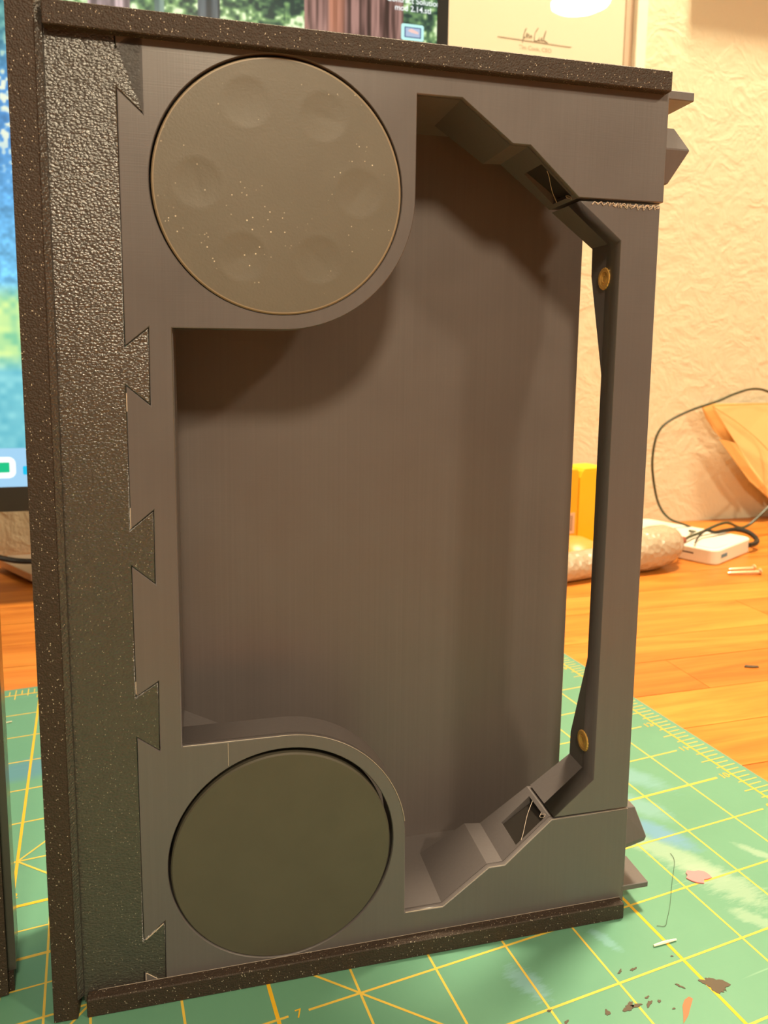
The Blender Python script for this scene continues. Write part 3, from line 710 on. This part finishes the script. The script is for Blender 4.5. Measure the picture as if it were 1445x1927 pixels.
bd = empty('cork_board', (WO[0], WO[1], 0), WYAW); tag(bd, 'thick cork notice board hung high on the plaster wall, right of the certificate', 'notice board')
MB().box(-68 + 16, 600 - 16, -16, -.2, 612 + 16, 1150 - 16).build('cork_sheet', simple('cork', (.45, .28, .14), .8, .2, 0, .3, 150), bd)
bfr = MB().box(-68, -52, -20, -.2, 612, 1150).box(584, 600, -20, -.2, 612, 1150).box(-52, 584, -20, -.2, 612, 628).box(-52, 584, -20, -.2, 1134, 1150)
bfr.build('board_frame', simple('oak_frame', (.5, .32, .16), .5), bd)
# ------------------------------------------------------------------ things on the desk at the back
ZD = -2.0
def pix_y(px, py_, Y):
    a, b = (px - 722.5) / 1392.75, (py_ - 847.586) / 1392.75
    d = Vector([RC[0][i] * a + RC[1][i] * b + RC[2][i] for i in range(3)]); C_ = Vector(CP); X = C_ + d * ((Y - C_.y) / d.y); return X
# white hub with ports
hub = empty('card_reader_hub', (527, 352, ZD), math.atan2(.355, .935)); tag(hub, 'flat white plastic adapter box with a blue port, tangled in dark cable', 'adapter box')
bevel_mod(MB().prism_z(rr(0, 84, 0, 118, 9), .1, 15).build('hub_body', simple('white_plastic', (.80, .77, .66), .4, .5, 0, .03), hub, True), 1.6, 3, 40)
bevel_mod(MB().prism_z(rr(6, 40, 4, 30, 6), 15.0, 15.6).build('hub_button', bpy.data.materials['white_plastic'], hub), .3, 1)
MB().box(11.5, 24.5, -.25, 1, 6.0, 9.6).build('port', simple('blue_port', (.07, .22, .33), .4), hub)
MB().box(-.25, 1, 22, 36, 8.0, 9.2).build('port', M['dark'], hub)
# thin dark cable
def cable(name, pts, r_, label, mat):
    o = MB().tube(spline(pts, 10), r_, 8).build(name, mat, None, True); tag(o, label, 'cable'); return o
M['cable'] = simple('dark_green_rubber', (.045, .05, .022), .45)
pts = [(499, 372, 12), (520, 385, 17.2), (556, 402, 17), (600, 412, 22)] + [tuple(pix_y(px, py_, 425)) for px, py_ in [(1400, 992), (1445, 955)]] + [(760, 430, 90)]
cable('thin_cable', pts, 1.5, 'thin dark cable crossing the white adapter box and rising to the right', M['cable'])
pts = [(552, 412, 17.0)] + [tuple(pix_y(px, py_, 440)) for px, py_ in [(1325, 1003), (1290, 988), (1258, 975), (1238, 945), (1228, 890), (1229, 850), (1238, 815), (1258, 793), (1300, 772), (1350, 755), (1380, 742), (1415, 732), (1445, 737), (1475, 760)]] + [(730, 455, 100), (742, 455, ZD + 2)]
cable('thin_cable', pts, 1.3, 'thin dark cable making a tall loop against the plaster wall', M['cable'])
pts = [(598, 379, 6), (610, 382, 6), (619, 388, 8), (619, 398, 13), (608, 404, 16), (590, 402, 16.6), (572, 398, 17), (560, 396, 20.5), (552, 394, 20), (536, 385, 17), (520, 372, 17)]
cable('thick_cable', pts, [2.6] * 41 + [2.4 - .03 * i for i in range(60)], 'thick black cable curling out of the adapter box', simple('black_rubber', (.018, .015, .01), .4))
# brass nails
def nail(x0, y0, x1, y1, label):
    ang = math.atan2(y1 - y0, x1 - x0); L = math.hypot(x1 - x0, y1 - y0)
    n_ = empty('brass_nail', (x0, y0, ZD), ang); tag(n_, label, 'nail', 'brass nails on the desk')
    bm_ = simple('pale_brass', (.90, .70, .42), .3, .5, .7) if 'pale_brass' not in bpy.data.materials else bpy.data.materials['pale_brass']
    MB().tube([(0, 0, 1.6), (3, 0, 1.7), (L - 1, 0, 2.2)], [.9, 1.5, 1.6], 10).build('shank', bm_, n_, True)
    MB().lathe([(.01, L + 1.2), (2.2, L + .9), (3.0, L), (2.6, L - .8), (1.2, L - 1.6)], (0, 0, 2.9), 'x', 16).build('head', bm_, n_, True)
nail(516.5, 327.5, 546, 318.5, 'brass nail in front of the white adapter box, the longer of two'); nail(527, 336, 551, 329.5, 'brass nail lying just behind the longer nail')
# bubbly grey bottle lying on its side
bt = empty('lying_bottle', (332, 357, ZD), math.atan2(12, 140)); tag(bt, 'grey-brown bumpy bottle-shaped roll lying on its side on the desk behind the case', 'bottle')
tb = NT('bumpy_grey'); cvb = tb.coord(); tb.bsdf(tb.mix(tb.noise(cvb, 60, 3), (.36, .28, .18), (.50, .41, .29)), .28, .5, normal=tb.bump(tb.voro(cvb, 190).outputs['Distance'], .6, .002))
prof = [(.01, 0), (9, .5), (12, 4), (12.6, 20), (12.8, 66), (14.2, 86), (17, 104), (19.4, 120), (20, 134), (18.6, 148), (14.5, 158), (8, 165), (3, 167)]
b_ = MB().lathe(prof, (0, 0, 0), 'x', 40)
b_.v = [(x, y, z + 12.9 + max(0, (x - 60)) * .095) for x, y, z in b_.v]
b_.build('bottle_body', tb.m, bt, True)
MB().lathe([(3.2, 166), (3.6, 168), (3.4, 174), (.01, 175)], (0, 0, 23.0), 'x', 16).build('bottle_tip', simple('red_brown_tip', (.30, .09, .05), .4), bt, True)
# yellow cartons behind the bottle
yl = simple('yellow_card', (.80, .40, .012), .5, .4, 0, .04); yl2 = simple('bright_yellow_card', (.86, .50, .012), .5, .4, 0, .04)
k1 = empty('yellow_carton', (394, 436, ZD), math.radians(6)); tag(k1, 'deep yellow carton with a barcode label standing behind the lying bottle', 'carton')
ky = MB().prism_y([(0, 0), (38.6, 0), (38.6, 81), (37, 84), (34.5, 85), (2, 85), (0, 83)], 0, 30).build('carton_body', yl, k1); bevel_mod(ky, .8, 2)
MB().box(20, 35, -.25, .2, 20, 41).build('barcode_label', simple('peach_label', (.72, .46, .28), .5), k1)
bc = MB()
xx = 21.5
for wd in (.4, .2, .7, .3, 1.2, .3, .5, .3): bc.box(xx, xx + wd, -.4, -.2, 22.5, 38.5); xx += wd + .95
bc.build('barcode', M['dark'], k1)
k2 = empty('yellow_carton', (433.4, 440, ZD), math.radians(6)); tag(k2, 'brighter yellow carton next to the one with the barcode', 'carton')
bevel_mod(MB().prism_y([(0, 0), (36, 0), (36, 85), (6, 85), (3, 82), (0, 76)], 0, 30).build('carton_body', yl2, k2), .8, 2)
oc = MB().lathe([(.01, 27), (10, 26), (19, 22), (26, 15), (29, 7), (29, 0), (.01, 0)], (402, 402, ZD + .1), 'z', 32).build('orange_cap', simple('orange_plastic', (.80, .30, .06), .4), None, True)
tag(oc, 'rounded orange dome-shaped lid between lying bottle and yellow carton', 'lid')
# manila envelope
env = empty('padded_envelope', (640, 495, ZD), 0); tag(env, 'manila padded envelope with open flap leaning by the wall', 'envelope')
mani = simple('manila_paper', (.78, .47, .16), .6, .3, 0, .05); mani2 = simple('pale_manila', (.86, .60, .26), .6, .3, 0, .04)
def E(px, py_, Y): p = pix_y(px, py_, Y + 42 - max(0, px - 1330) * .09); return (p.x - 640, p.y - 495, p.z - ZD)
def sheet(name, pts_, th, mat):
    A = [Vector(p) for p in pts_]; B = [p + Vector((0, th, 0)) for p in A]; return MB().loft(A, B).build(name, mat, env)
sheet('back_sheet', [E(1320, 762, 458), E(1334, 760, 458), E(1450, 758, 462), E(1560, 758, 466), (175, -24, 0.2), (140, -20, .2), E(1445, 937, 458), E(1410, 903, 457), E(1385, 870, 456), E(1370, 838, 456), E(1345, 812, 457), E(1328, 785, 458)], 1.0, mani)
sheet('front_sheet', [E(1342, 766, 450), E(1452, 762, 452), E(1562, 762, 454), (176, -32, .2), (146, -30, .2), E(1448, 925, 446), E(1412, 880, 447), E(1386, 835, 449)], 1.2, mani2)
sheet('flap', [E(1353, 826, 450), E(1372, 830, 449), E(1384, 834, 449), E(1412, 880, 446), E(1449, 926, 445), E(1449, 939, 445), E(1410, 905, 447), E(1389, 876, 448), E(1370, 850, 449)], .8, mani)
cr = MB().tube(spline([E(1340, 764, 449), E(1380, 790, 445), E(1420, 822, 444), E(1450, 852, 444)]), .5, 5).build('crease', simple('brown_crease', (.52, .30, .09), .6), env)
# cable under the monitor
cable('monitor_cable', [(-170, 520, 60), (-130, 515, 36), (-100, 512, 24), (-80, 510, 18), (-60, 508, 16.4), (-30, 512, 14), (0, 528, 12.6), (6, 540, 12.8)], 2.4, 'black cable drooping over the monitor stand foot', simple('black_cord', (.015, .013, .012), .4))
